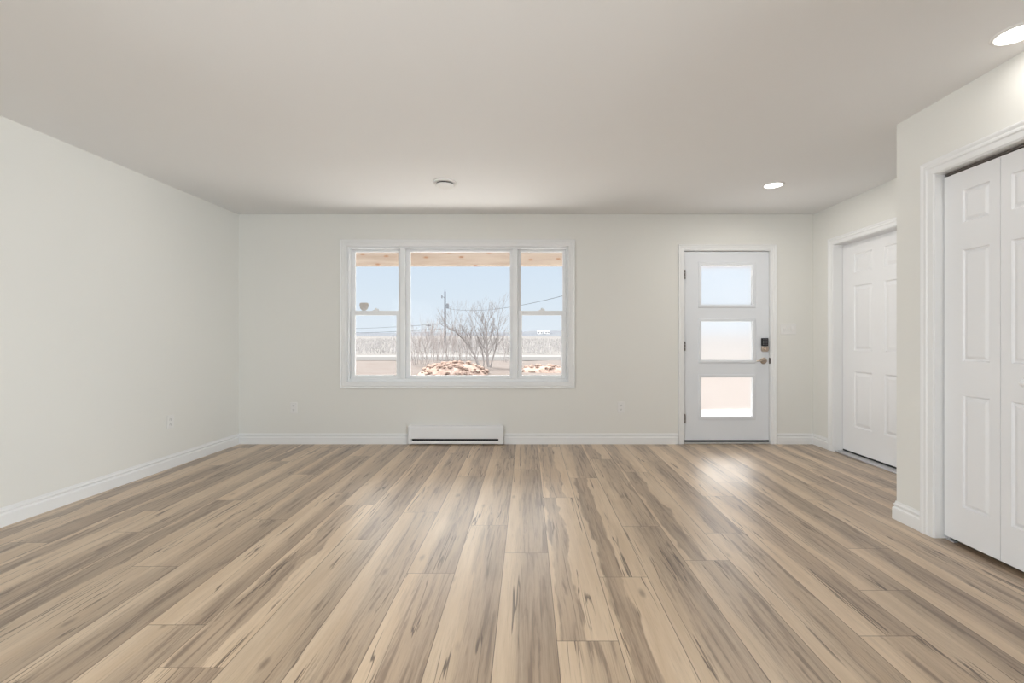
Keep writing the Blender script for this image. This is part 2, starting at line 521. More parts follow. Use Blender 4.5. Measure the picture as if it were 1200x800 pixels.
# baseboards
bm = bmesh.new()
p0, p1 = (XL(YB), YB - 0.001), (XL(YR), YR)
skirting(bm, p0, p1, (1, 0))
struct('baseboard_left', bm, 'trim', 'white moulded baseboard along the left wall', 'baseboard')
bm = bmesh.new()
skirting(bm, (XL(YB), YB), (-1.256, YB), (0, -1))
skirting(bm, (-0.248, YB), (1.600, YB), (0, -1))
skirting(bm, (2.650, YB), (XR, YB), (0, -1))
struct('baseboard_back', bm, 'trim', 'white moulded baseboard under the window, either side of the heater', 'baseboard')
bm = bmesh.new()
skirting(bm, (XR, YB), (XR, 4.598), (-1, 0))
struct('baseboard_right', bm, 'trim', 'short white baseboard between the front door corner and side door', 'baseboard')
bm = bmesh.new()
skirting(bm, (XC, YC), (XC, 2.637), (-1, 0), e0=1.0)
skirting(bm, (XC, YC), (XR, YC), (0, 1), e0=1.0)
skirting(bm, (XC, 1.255), (XC, YR), (-1, 0))
struct('baseboard_closet', bm, 'trim', 'white baseboard wrapping the closet wall corner', 'baseboard')

# casings
bm = bmesh.new()
frame_sweep(bm, *WIN, casing_profile(0.066), lambda u, z, h: (u, YB - h, z))
# reveal boards lining the opening
x0, x1, z0, z1 = WIN
t = 0.004
for b in ((x0, x0 + t, YB - 0.004, YB + 0.05, z0, z1), (x1 - t, x1, YB - 0.004, YB + 0.05, z0, z1), (x0, x1, YB - 0.004, YB + 0.05, z1 - t, z1), (x0, x1, YB - 0.004, YB + 0.05, z0, z0 + t)):
    box(bm, *b)
struct('trim_1', bm, 'trim', 'white picture frame casing around the wide window', 'window casing')

def door_trim(name, u0, u1, z1, wd, put, depth, label, stop=None):
    bm = bmesh.new()
    frame_sweep(bm, u0, u1, 0.0, z1, casing_profile(wd), put, closed=False)
    # jamb lining
    frame_sweep(bm, u0, u1, 0.0, z1, [(-0.0045, -depth), (-0.0045, 0.004), (0.002, 0.004), (0.002, -depth)], put, closed=False)
    return struct(name, bm, 'trim', label, 'door casing')
door_trim('trim_2', DOOR[0], DOOR[1], DOOR[3], 0.060, lambda u, z, h: (u, YB - h, z), 0.15, 'white casing and jamb around the glazed front door')
door_trim('trim_3', SD0, SD1, SDH, 0.066, lambda u, z, h: (XR - h, u, z), 0.135, 'white casing and jamb around the side door')
door_trim('trim_4', CD0, CD1, CDH, 0.078, lambda u, z, h: (XC - h, u, z), 0.105, 'white moulded casing around the folding closet doors')
# thresholds
struct('trim_5', B((XR + 0.002, XR + 0.135, SD0 + 0.008, SD1 - 0.008, 0.0005, 0.014)), 'alu', 'grey metal threshold under the side door', 'threshold', bevel=0.004)
struct('trim_6', B((DOOR[0] + 0.008, DOOR[1] - 0.008, YB - 0.012, YB + 0.15, 0.0005, 0.018)), 'alu', 'pale metal threshold under the glazed front door', 'threshold', bevel=0.004)

# ------------------------------------------------------------------ window
def ring(x0, x1, z0, z1, l, r, b, t, y0, y1):
    return B((x0, x0 + l, y0, y1, z0, z1), (x1 - r, x1, y0, y1, z0, z1), (x0 + l, x1 - r, y0, y1, z0, z0 + b), (x0 + l, x1 - r, y0, y1, z1 - t, z1))
win = empty('window_1', (0, 0, 0), label='white three part window with fixed centre pane and sliding side sashes', cat='window', kind='structure')
fx0, fx1, fz0, fz1 = WIN[0] + 0.004, WIN[1] - 0.004, WIN[2] + 0.004, WIN[3] - 0.004
link_mesh('window_frame', ring(fx0, fx1, fz0, fz1, 0.020, 0.020, 0.030, 0.020, YB + 0.025, YB + 0.15), 'vinyl', win, bevel=0.003)
MUL = ((-1.362, -1.306), (-0.158, -0.104))
for a, b in MUL:
    link_mesh('mullion', B((a, b, YB + 0.022, YB + 0.15, fz0 + 0.03, fz1 - 0.02)), 'vinyl', win, bevel=0.004)
iz0, iz1 = fz0 + 0.030, fz1 - 0.020
RAIL0, RAIL1 = 1.368, 1.418
for x0, x1 in ((fx0 + 0.020, MUL[0][0]), (MUL[1][1], fx1 - 0.020)):
    up = link_mesh('upper_sash', ring(x0, x1, RAIL0 + 0.01, iz1, 0.034, 0.034, 0.034, 0.026, YB + 0.088, YB + 0.118), 'vinyl', win, bevel=0.003)
    link_mesh('pane', B((x0 + 0.03, x1 - 0.03, YB + 0.100, YB + 0.104, RAIL0 + 0.04, iz1 - 0.022)), 'glass', up)
    lo = link_mesh('lower_sash', ring(x0 + 0.002, x1 - 0.002, iz0, RAIL1, 0.044, 0.044, 0.036, 0.048, YB + 0.052, YB + 0.084), 'vinyl', win, bevel=0.003)
    link_mesh('pane', B((x0 + 0.04, x1 - 0.04, YB + 0.066, YB + 0.070, iz0 + 0.03, RAIL1 - 0.044)), 'glass', lo)
    xm = (x0 + x1) / 2
    bm = bmesh.new()
    box(bm, xm - 0.032, xm + 0.032, YB + 0.056, YB + 0.080, RAIL1, RAIL1 + 0.010)
    lathe(bm, [(0, 0.024), (0.010, 0.024), (0.013, 0.018), (0.013, 0.0)], 16, Matrix.Translation((xm, YB + 0.068, RAIL1 + 0.006)))
    box(bm, xm - 0.004, xm + 0.034, YB + 0.058, YB + 0.068, RAIL1 + 0.012, RAIL1 + 0.020)
    link_mesh('sash_lock', bm, 'vinyl', lo)
fs = link_mesh('fixed_sash', ring(MUL[0][1], MUL[1][0], iz0, iz1, 0.040, 0.030, 0.032, 0.026, YB + 0.060, YB + 0.110), 'vinyl', win, bevel=0.004)
link_mesh('pane', B((MUL[0][1] + 0.035, MUL[1][0] - 0.026, YB + 0.084, YB + 0.088, iz0 + 0.028, iz1 - 0.022)), 'glass', fs)

# small tan sticker on the left window pane
bm = bmesh.new()
pts = [(-0.047, 0.040), (-0.030, 0.046), (0.030, 0.046), (0.047, 0.040), (0.050, 0.010), (0.038, -0.022), (0.018, -0.040), (-0.018, -0.040), (-0.038, -0.022), (-0.050, 0.010)]
fa = [bm.verts.new((x, 0, z)) for x, z in pts]; fb = [bm.verts.new((x, 0.003, z)) for x, z in pts]
bm.faces.new(fa); bm.faces.new(fb)
for i in range(len(pts)):
    j = (i + 1) % len(pts); bm.faces.new((fa[i], fa[j], fb[j], fb[i]))
o = link_mesh('sticker', bm, 'paint_tan'); o.location = (-1.772, YB + 0.0968, 1.463)
tag(o, 'small tan rounded sticker on the left window pane above its middle rail', 'sticker')

# ------------------------------------------------------------------ panelled doors
PANEL_LOOPS = [(0.0, 0.0), (0.004, 0.005), (0.010, 0.009), (0.018, 0.009), (0.040, 0.002), (0.044, 0.0015)]
def slab_bm(wd, ht, th, holes):
    """door slab, local x 0..wd, z 0..ht, front at y=0, holes through the front skin"""
    bm = bmesh.new()
    xs = sorted({0.0, wd} | {h[i] for h in holes for i in (0, 1)})
    zs = sorted({0.0, ht} | {h[i] for h in holes for i in (2, 3)})
    V = {}
    def v(x, y, z):
        if (x, y, z) not in V: V[(x, y, z)] = bm.verts.new((x, y, z))
        return V[(x, y, z)]
    for xa, xb in zip(xs, xs[1:]):
        for za, zb in zip(zs, zs[1:]):
            if any(h[0] - 1e-5 <= xa and xb <= h[1] + 1e-5 and h[2] - 1e-5 <= za and zb <= h[3] + 1e-5 for h in holes):
                continue
            bm.faces.new((v(xa, 0, za), v(xb, 0, za), v(xb, 0, zb), v(xa, 0, zb)))
            bm.faces.new((v(xa, th, za), v(xa, th, zb), v(xb, th, zb), v(xb, th, za)))
    for xa, xb in zip(xs, xs[1:]):
        for z in (0.0, ht):
            bm.faces.new((v(xa, 0, z), v(xb, 0, z), v(xb, th, z), v(xa, th, z)))
    for za, zb in zip(zs, zs[1:]):
        for x in (0.0, wd):
            bm.faces.new((v(x, 0, za), v(x, 0, zb), v(x, th, zb), v(x, th, za)))
    return bm

def panel_bm(x0, x1, z0, z1, th, sc=1.0):
    bm = bmesh.new()
    def side(flip):
        loops = []
        for d, dep in PANEL_LOOPS:
            d *= sc
            y = dep if not flip else th - dep
            loops.append([bm.verts.new(p) for p in ((x0 + d, y, z0 + d), (x1 - d, y, z0 + d), (x1 - d, y, z1 - d), (x0 + d, y, z1 - d))])
        for a, b in zip(loops, loops[1:]):
            for i in range(4):
                j = (i + 1) % 4
                bm.faces.new((a[i], a[j], b[j], b[i]))
        bm.faces.new(loops[-1])
        return loops[0]
    a = side(False); b = side(True)
    for i in range(4):
        j = (i + 1) % 4
        bm.faces.new((a[i], a[j], b[j], b[i]))
    return bm

# side door (six panels) in the right wall
d2 = empty('door_2', (XR + 0.085, SD1 - 0.008, 0.030), -math.pi / 2, label='white six panel side door partly hidden behind the closet corner', cat='door', kind='structure')
DW = SD1 - SD0 - 0.016
rows = ((0.246, 0.776), (0.974, 1.594), (1.716, 1.896))
cols = ((0.155, 0.385), (0.528, 0.758))
hol = [(a, b, z0, z1) for a, b in cols for z0, z1 in rows]
link_mesh('door_slab', slab_bm(DW, 2.005, 0.044, hol), 'door', d2)
for h in hol:
    link_mesh('panel', panel_bm(*h, 0.044), 'door', d2)
link_mesh('door_sweep', B((0, DW, 0.001, 0.042, -0.0145, 0.0)), 'dark', d2)

# closet folding doors: four leaves
d3 = empty('door_3', (XC + 0.042, CD1 - 0.012, 0.024), -math.pi / 2, label='white folding closet doors with moulded panels and small round knobs', cat='closet door', kind='structure')
LW = 0.3005
LH = 1.990
crow = ((0.190, 0.790), (0.973, 1.568), (1.714, 1.888))
for i in range(4):
    c = (0.106, 0.250) if i % 2 == 0 else (LW - 0.250, LW - 0.106)
    hs = [(c[0], c[1], a, b) for a, b in crow]
    lf = link_mesh('door_leaf', slab_bm(LW, LH, 0.034, hs), 'door', d3)
    lf.location = (i * (LW + 0.0025), 0, 0)
    for h in hs:
        link_mesh('panel', panel_bm(*h, 0.034, 0.62), 'door', lf)
    if i in (1, 2):
        bm = bmesh.new()
        lathe(bm, [(0, 0.040), (0.008, 0.0395), (0.0155, 0.035), (0.018, 0.028), (0.0155, 0.021), (0.008, 0.014), (0.007, 0.006), (0.010, 0.0)], 24,
              Matrix.Translation((LW * (0.43 if i == 1 else 0.57), 0, 0.888)) @ Matrix.Rotation(math.radians(90), 4, 'X'))
        link_mesh('knob', bm, 'door', lf, smooth=True)
link_mesh('track', B((0.002, 1.208, 0.004, 0.030, 1.997, 2.008)), 'hinge', d3)
link_mesh('pivot_bracket', B((0.004, 0.05, 0.006, 0.028, -0.0235, -0.018), (0.012, 0.024, 0.010, 0.022, -0.020, 0.0)), 'alu', d3)

# ------------------------------------------------------------------ front door
d1 = empty('door_1', (DOOR[0] + 0.008, YB + 0.018, 0.0), label='pale grey front door with three frosted panes and keypad lock', cat='front door', kind='structure')
FW = DOOR[1] - DOOR[0] - 0.016
FX = DOOR[0] + 0.008
lites = [(1.856 - FX, 2.402 - FX, a, b) for a, b in ((0.289, 0.705), (0.892, 1.303), (1.482, 1.902))]
zb = 0.036
ds = link_mesh('door_slab', slab_bm(FW, 2.046 - zb, 0.044, [(a - 0.006, b + 0.006, c - zb - 0.006, d - zb + 0.006) for a, b, c, d in lites]), 'front_door', d1)
ds.location = (0, 0, zb)
for a, b, c, d in lites:
    bm = bmesh.new()
    pr = [(0.0, -0.012), (0.0, 0.004), (0.004, 0.008), (0.026, 0.008), (0.032, 0.004), (0.034, -0.0005), (0.034, -0.0005)]
    pr = [(0.0, -0.020), (0.0, 0.002), (0.004, 0.0075), (0.026, 0.0085), (0.032, 0.005), (0.034, -0.0005), (0.006, -0.020)]
    frame_sweep(bm, a, b, c, d, pr, lambda u, z, h: (u, -h, z))
    frame_sweep(bm, a, b, c, d, pr, lambda u, z, h: (u, 0.044 + h, z))
    lf = link_mesh('lite_frame', bm, 'front_door', d1)
    link_mesh('frosted_pane', B((a - 0.005, b + 0.005, 0.019, 0.025, c - 0.005, d + 0.005)), 'rain_glass', lf)
link_mesh('door_sweep', B((0.002, FW - 0.002, -0.003, 0.042, 0.019, zb + 0.002)), 'dark', d1)
for z in (0.27, 1.04, 1.80):
    bm = bmesh.new()
    for k in range(3):
        tube(bm, (0.001, -0.022, z - 0.05 + k * 0.034), (0.001, -0.022, z - 0.05 + k * 0.034 + 0.031), 0.0070, 0.0070, 12)
    box(bm, -0.0015, 0.0015, -0.018, 0.001, z - 0.05, z + 0.05)
    link_mesh('hinge', bm, 'hinge', d1)
# keypad deadbolt
kx, kz = 2.527 - FX, 1.052
kp = link_mesh('keypad_lock', B((kx - 0.036, kx + 0.036, -0.024, 0.0, kz - 0.012, kz + 0.073)), 'keypad', d1, bevel=0.006)
bm = bmesh.new()
for r in range(4):
    for c in range(3):
        box(bm, kx - 0.024 + c * 0.018, kx - 0.012 + c * 0.018, -0.0265, -0.023, kz + 0.003 + r * 0.0165, kz + 0.013 + r * 0.0165)
link_mesh('keypad_buttons', bm, 'key', kp)
bm = bmesh.new()
hp = [(-0.035, 0.058), (-0.035, 0.018), (-0.030, 0.006), (-0.018, 0.0), (0.018, 0.0), (0.030, 0.006), (0.035, 0.018), (0.035, 0.058)]
fa = [bm.verts.new((kx + x, -0.030, kz - 0.072 + z)) for x, z in hp]; fb = [bm.verts.new((kx + x, 0.0, kz - 0.072 + z)) for x, z in hp]
bm.faces.new(fa); bm.faces.new(fb)
for i in range(len(hp)):
    j = (i + 1) % len(hp); bm.faces.new((fa[i], fa[j], fb[j], fb[i]))
hs = link_mesh('lock_housing', bm, 'nickel', d1, bevel=0.003)
bm = bmesh.new()
lathe(bm, [(0, 0.012), (0.014, 0.012), (0.017, 0.009), (0.017, 0.0)], 24, Matrix.Translation((kx, -0.029, kz - 0.040)) @ Matrix.Rotation(math.radians(90), 4, 'X'))
box(bm, kx - 0.005, kx + 0.005, -0.056, -0.040, kz - 0.054, kz - 0.026)
link_mesh('thumb_turn', bm, 'nickel', hs)
# lever handle
lx, lz = 2.520 - FX, 0.884
bm = bmesh.new()
lathe(bm, [(0, 0.014), (0.020, 0.014), (0.032, 0.009), (0.035, 0.003), (0.035, 0.0)], 32, Matrix.Translation((lx, 0, lz)) @ Matrix.Rotation(math.radians(90), 4, 'X'))
link_mesh('rosette', bm, 'nickel', d1, smooth=True)
bm = bmesh.new()
pts = [(lx, -0.010, lz, 0.012), (lx, -0.040, lz, 0.012), (lx, -0.052, lz, 0.012), (lx - 0.015, -0.060, lz + 0.001, 0.0105), (lx - 0.045, -0.060, lz + 0.004, 0.009), (lx - 0.080, -0.056, lz + 0.001, 0.008), (lx - 0.098, -0.052, lz - 0.003, 0.006)]
for p, q in zip(pts, pts[1:]):
    tube(bm, p[:3], q[:3], p[3], q[3], 12)
link_mesh('lever_handle', bm, 'nickel', d1, smooth=False)
link_mesh('strike_plate', B((FW + 0.001, FW + 0.0075, -0.016, 0.03, lz - 0.032, lz + 0.032), (FW + 0.001, FW + 0.0115, -0.0235, -0.0225 + 0.001, lz - 0.03, lz + 0.03)), 'hinge', d1)

# ------------------------------------------------------------------ heater
ht = empty('baseboard_heater', (-0.752, YB, 0.0), label='low white electric heater on the wall under the window', cat='heater')
hw = 0.50
bm = bmesh.new()
prof = [(0.0, 0.200), (-0.050, 0.200), (-0.058, 0.196), (-0.062, 0.188), (-0.062, 0.070), (-0.056, 0.066), (-0.052, 0.066), (-0.052, 0.190), (0.0, 0.194)]
def extr(bm, prof, x0, x1):
    a = [bm.verts.new((x0, y, z)) for y, z in prof]; b = [bm.verts.new((x1, y, z)) for y, z in prof]
    bm.faces.new(a); bm.faces.new(b)
    for i in range(len(prof)):
        j = (i + 1) % len(prof); bm.faces.new((a[i], a[j], b[j], b[i]))
extr(bm, prof, -hw + 0.03, hw - 0.052)
link_mesh('front_cover', bm, 'heater', ht)
bm = bmesh.new()
extr(bm, [(0.0, 0.012), (-0.056, 0.012), (-0.062, 0.018), (-0.062, 0.040), (-0.059, 0.044), (-0.050, 0.030), (0.0, 0.024)], -hw + 0.03, hw - 0.052)
link_mesh('bottom_lip', bm, 'heater', ht)
link_mesh('back_plate', B((-hw + 0.03, hw - 0.052, -0.012, 0.0, 0.02, 0.192)), 'slot', ht)
link_mesh('heating_element', B(*[(-hw + 0.06 + k * 0.012, -hw + 0.063 + k * 0.012, -0.045, -0.014, 0.06, 0.12) for k in range(72)]), 'slot', ht)
for a, b in ((-hw, -hw + 0.030), (hw - 0.052, hw)):
    bm = bmesh.new()
    extr(bm, [(0.0, 0.203), (-0.052, 0.203), (-0.061, 0.198), (-0.065, 0.190), (-0.065, 0.016), (-0.060, 0.010), (0.0, 0.010)], a, b)
    link_mesh('end_cap', bm, 'heater', ht, bevel=0.002)

# ------------------------------------------------------------------ outlets and switch (local: front at -y, origin on the wall)
def round_box(bm, x0, x1, z0, z1, y0, y1):
    box(bm, x0, x1, y0, y1, z0, z1)
def outlet(loc, rz, label):
    r = empty('wall_outlet', loc, rz, label=label, cat='outlet', group='duplex outlets low on the walls')
    link_mesh('cover_plate', B((-0.036, 0.036, -0.006, 0.0, -0.058, 0.058)), 'plastic', r, bevel=0.003)
    for z in (-0.022, 0.022):
        bm = bmesh.new()
        n = 16
        pts = []
        for i in range(n):
            a = 2 * math.pi * i / n
            pts.append((0.0175 * math.cos(a), max(-0.013, min(0.013, 0.0175 * math.sin(a)))))
        fa = [bm.verts.new((x, -0.009, z + q)) for x, q in pts]; fb = [bm.verts.new((x, -0.004, z + q)) for x, q in pts]
        bm.faces.new(fa); bm.faces.new(fb)
        for i in range(n):
            j = (i + 1) % n; bm.faces.new((fa[i], fa[j], fb[j], fb[i]))
        rc = link_mesh('receptacle', bm, 'plastic', r)
        bm = B((-0.0085, -0.0060, -0.0095, -0.008, z - 0.003, z + 0.008), (0.0055, 0.0080, -0.0095, -0.008, z - 0.002, z + 0.007))
        lathe(bm, [(0, 0.0), (0.0026, 0.0), (0.0026, -0.0015)], 10, Matrix.Translation((0, -0.0095, z - 0.0075)) @ Matrix.Rotation(math.radians(90), 4, 'X'))
        link_mesh('slots', bm, 'slot', rc)
    bm = bmesh.new()
    lathe(bm, [(0, 0.0075), (0.003, 0.007), (0.0034, 0.005)], 10, Matrix.Rotation(math.radians(90), 4, 'X'))
    link_mesh('screw', bm, 'plastic', r)
    return r
outlet((-2.482, YB, 0.386), 0, 'white wall outlet left of the window, near the left corner')
outlet((0.994, YB, 0.390), 0, 'white wall outlet between the heater and the front door')
yo = 3.955
ang = math.atan2(1.0, 0.0266)
outlet((XL(yo), yo, 0.399), math.pi / 2 + math.atan(-0.0266), 'white wall outlet on the left side wall')

sw = empty('light_switch', (2.772, YB, 1.222), label='white triple light switch plate beside the front door', cat='light switch')
link_mesh('cover_plate', B((-0.084, 0.084, -0.006, 0.0, -0.058, 0.058)), 'plastic', sw, bevel=0.003)
for x in (-0.046, 0.0, 0.046):
    link_mesh('switch_surround', B((x - 0.018, x + 0.018, -0.0072, -0.005, -0.035, 0.035)), 'plastic', sw)
    bm = bmesh.new()
    extr(bm, [(-0.005, 0.032), (-0.0085, 0.032), (-0.0125, 0.0), (-0.0075, -0.032), (-0.005, -0.032)], x - 0.0155, x + 0.0155)
    link_mesh('rocker', bm, 'plastic', sw)

# ------------------------------------------------------------------ ceiling fixtures
sd = empty('smoke_detector', (-0.697, 3.86, H), label='round white smoke detector on the ceiling in front of the window', cat='smoke detector')
bm = bmesh.new(); lathe(bm, [(0, 0), (0.098, 0), (0.098, -0.010), (0.092, -0.016), (0.0, -0.016)], 40)
link_mesh('base_ring', bm, 'plastic', sd)
bm = bmesh.new(); lathe(bm, [(0.072, -0.014), (0.072, -0.030)], 40)
link_mesh('sensor_slot', bm, 'slot', sd)
bm = bmesh.new(); lathe(bm, [(0.0, -0.026), (0.078, -0.026), (0.078, -0.030), (0.070, -0.038), (0.050, -0.044), (0.0, -0.045)], 40)
link_mesh('cover', bm, 'plastic', sd)

def downlight(x, y, label, power):
    r = empty('ceiling_light', (x, y, H), label=label, cat='ceiling light', group='recessed ceiling lights')
    bm = bmesh.new(); lathe(bm, [(0.072, -0.002), (0.074, -0.007), (0.084, -0.006), (0.088, 0.0)], 40)
    link_mesh('trim_ring', bm, 'plastic', r)
    bm = bmesh.new(); lathe(bm, [(0.0, -0.0045), (0.0735, -0.004), (0.0735, 0.0)], 40)
    link_mesh('diffuser', bm, 'lamp_on', r)
    l = lamp('downlight_glow', 'AREA', (x, y, H - 0.012), (0, 0, 0), power, (1.0, 0.97, 0.92), shape='DISK', size=0.14)
    return r
downlight(2.118, 3.93, 'lit recessed ceiling light in front of the front door', POT_POWER * 7)
downlight(2.125, 1.98, 'lit recessed ceiling light at the right edge above the closet', POT_POWER)

# ------------------------------------------------------------------ outside
GZ = -0.45
def PX(px, py, Y):                 # a point seen at that place in the photograph, at distance Y
    return Vector(((px - 618) * Y / FPX, Y, 1.116 + (397 - py) * Y / FPX))

# porch
struct('floor_porch', B((-5.5, 5.5, YB + 0.16, 7.45, -0.30, -0.075)), 'concrete', 'pale concrete porch slab outside the front door', 'porch floor')
struct('ceiling_porch', B((-5.6, 5.6, YB + 0.16, 7.75, 2.52, 2.62)), 'trim', 'white porch ceiling outside the window', 'porch ceiling')
o = link_mesh('porch_beam', B((-5.5, 5.5, 7.20, 7.33, 2.276, 2.519)), 'beam', bevel=0.004)
tag(o, 'raw knotty wooden porch beam across the top of the window view', 'beam')
for x in (-5.2, 5.2):
    o = link_mesh('porch_post', B((x - 0.07, x + 0.07, 7.20, 7.33, -0.075, 2.276)), 'beam', bevel=0.004)
    tag(o, 'raw wooden porch post at the %s end of the porch beam' % ('left' if x < 0 else 'right'), 'post')

# ground
bm = bmesh.new()
nx, ny = 60, 60
gr = random.Random(3)
def grid(bm, x0, x1, y0, y1, nx, ny, fz):
    V = [[bm.verts.new((x0 + (x1 - x0) * i / nx, y0 + (y1 - y0) * j / ny, fz(x0 + (x1 - x0) * i / nx, y0 + (y1 - y0) * j / ny))) for i in range(nx + 1)] for j in range(ny + 1)]
    for j in range(ny):
        for i in range(nx):
            bm.faces.new((V[j][i], V[j][i + 1], V[j + 1][i + 1], V[j + 1][i]))
grid(bm, -45, 45, -8, 33, 90, 60, lambda x, y: GZ + 0.025 * math.sin(x * 1.7 + y) * math.sin(y * 1.3 - x * 0.4))
struct('ground', bm, 'soil', 'bare pinkish soil yard in front of the house', 'yard', smooth=True)
struct('road', B((-160, 160, 33.0, 40.5, GZ - 0.05, GZ + 0.02)), 'asphalt', 'grey road crossing beyond the yard', 'road')
struct('snow_strip', B((-160, 160, 40.5, 42.0, GZ - 0.05, GZ + 0.02)), 'snow', 'thin strip of old snow along the far side of the road', 'snow')
bm = bmesh.new(); 
def field_z(y):                    # gently rising land
    return GZ - 0.02 + 0.0185 * (min(y, 120.0) - 42.0) + 0.009 * max(0.0, y - 120.0)
grid(bm, -500, 500, 42.0, 420, 40, 200, lambda x, y: field_z(y))
struct('field', bm, 'field', 'wide grey field beyond the road', 'field')
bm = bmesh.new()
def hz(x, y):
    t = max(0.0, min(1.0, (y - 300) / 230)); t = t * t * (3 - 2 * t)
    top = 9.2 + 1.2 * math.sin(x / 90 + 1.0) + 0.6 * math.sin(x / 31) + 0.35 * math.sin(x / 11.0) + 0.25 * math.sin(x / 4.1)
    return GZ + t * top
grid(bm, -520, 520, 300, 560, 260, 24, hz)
struct('hills', bm, 'hill', 'low wooded hills on the horizon, blue grey haze in their colour', 'hills', smooth=True)

# distant houses
def cottage(X, Y, Zb, wd, hh, rh, dp, label):
    r = empty('house', (X, Y, Zb), label=label, cat='house')
    link_mesh('house_walls', B((-wd / 2, wd / 2, 0, dp, -0.6, hh)), 'white_siding', r)
    bm = bmesh.new()
    e = 0.3
    a = [(-wd / 2 - e, -e, hh), (wd / 2 + e, -e, hh), (wd / 2 + e, dp + e, hh), (-wd / 2 - e, dp + e, hh), (-wd / 2 - e, dp / 2, hh + rh), (wd / 2 + e, dp / 2, hh + rh)]
    v = [bm.verts.new(p) for p in a]
    for f in ((0, 1, 5, 4), (2, 3, 4, 5), (0, 4, 3), (1, 2, 5), (0, 3, 2, 1)):
        bm.faces.new([v[i] for i in f])
    link_mesh('house_roof', bm, 'shingle', r)
    for k in range(2):
        link_mesh('house_window', B((-wd / 4 + k * wd / 2 - 0.4, -wd / 4 + k * wd / 2 + 0.4, -0.03, 0.02, hh * 0.35, hh * 0.75)), 'slot', r)
p = PX(635, 401, 200); cottage(p.x, p.y, p.z - 0.2, 3.4, 1.35, 0.7, 4, 'small white shed in the field right of the mullion, lowest of the far buildings')
def hill_house(px, Y, wd, hh, label):
    X = (px - 618) * Y / FPX
    cottage(X, Y, hz(X, Y), wd, hh, 1.4, 6, label)
hill_house(633, 425, 5.0, 2.0, 'left white house of the pair on the far hillside')
hill_house(641.5, 428, 4.5, 2.0, 'right white house of the pair on the far hillside')

# utility poles and lines
def pole(px, Ytop, ptop, label, big):
    t_ = PX(px, ptop, Ytop)
    hh = t_.z - GZ
    r = empty('utility_pole', (t_.x, Ytop, GZ), label=label, cat='utility pole')
    bm = bmesh.new(); tube(bm, (0, 0, -0.5), (0, 0, hh), 0.17, 0.11, 12); link_mesh('pole_shaft', bm, 'pole', r)
    if big:
        bm = bmesh.new()
        lathe(bm, [(0, 0), (0.20, 0.0), (0.22, 0.05), (0.22, 0.72), (0.19, 0.80), (0, 0.82)], 20, Matrix.Translation((0.42, 0, hh - 2.75)))
        tr = link_mesh('transformer', bm, 'steel', r)
        bm = bmesh.new(); tube(bm, (0.05, 0, hh - 2.2), (0.26, 0, hh - 2.2), 0.05, 0.05, 6); link_mesh('mounting_bracket', bm, 'steel', tr)
        bm = bmesh.new(); tube(bm, (0, 0, hh - 1.05), (-0.50, 0, hh - 0.8), 0.035, 0.035, 6); box(bm, -0.60, -0.42, -0.07, 0.07, hh - 1.1, hh - 0.62)
        link_mesh('cutout_insulator', bm, 'steel', r)
        bm = bmesh.new(); tube(bm, (0, 0, hh), (0, 0, hh + 0.3), 0.05, 0.07, 8); link_mesh('top_insulator', bm, 'steel', r)
    else:
        bm = bmesh.new(); box(bm, -1.1, 1.1, -0.08, 0.08, hh - 1.0, hh - 0.75); link_mesh('crossarm', bm, 'pole', r)
        for x in (-0.95, 0.0, 0.95):
            bm = bmesh.new(); tube(bm, (x, 0, hh - 0.75), (x, 0, hh - 0.45), 0.07, 0.07, 6); link_mesh('insulator', bm, 'steel', r)
    return r, t_
pole(521.5, 75, 341.5, 'dark utility pole with transformer in the middle pane', True)
pole(502, 190, 379, 'small distant utility pole with crossarm left of the transformer pole', False)
def wire(a, b, sag, rad, label):
    bm = bmesh.new()
    n = 24
    P = []
    for i in range(n + 1):
        t = i / n
        q = a.lerp(b, t); q.z -= sag * 4 * t * (1 - t)
        P.append(q)
    for p, q in zip(P, P[1:]):
        tube(bm, p, q, rad, rad, 5, cap=False)
    tag(link_mesh('power_line', bm, 'wire'), label, 'power line')
wire(PX(522.5, 361, 75), PX(690, 338, 34), 0.9, 0.018, 'power line rising from the transformer pole across the right pane')
wire(PX(519.8, 385, 75), PX(380, 389, 120), 0.35, 0.032, 'lower power line running left from the transformer pole')
wire(PX(519.9, 379.0, 75), PX(380, 385, 130), 0.3, 0.028, 'upper power line running left from the transformer pole')

# bare trees and shrubs
def branch(bm, p, d, ln, r, depth, rnd, spread=0.55, up=0.25, seg=4, kids=(2, 3)):
    n = 3
    for i in range(n):
        d = (d + Vector((rnd.uniform(-1, 1), rnd.uniform(-1, 1), rnd.uniform(-0.4, 0.8))) * 0.16).normalized()
        q = p + d * (ln / n)
        tube(bm, p, q, r * (1 - 0.25 * i / n), r * (1 - 0.25 * (i + 1) / n), seg, cap=False)
        p = q
        if depth > 0 and i > 0:
            dd = (d + Vector((rnd.uniform(-1, 1), rnd.uniform(-1, 1), rnd.uniform(-0.2, 1))) * spread * 1.2).normalized()
            branch(bm, p, dd, ln * rnd.uniform(0.5, 0.75), r * 0.5, depth - 1, rnd, spread, up, 3, kids)
    if depth > 0:
        for _ in range(rnd.randint(*kids)):
            dd = (d + Vector((rnd.uniform(-1, 1), rnd.uniform(-1, 1), rnd.uniform(-0.2, 0.9))) * spread + Vector((0, 0, up))).normalized()
            branch(bm, p, dd, ln * rnd.uniform(0.6, 0.85), r * 0.62, depth - 1, rnd, spread, up, 3, kids)

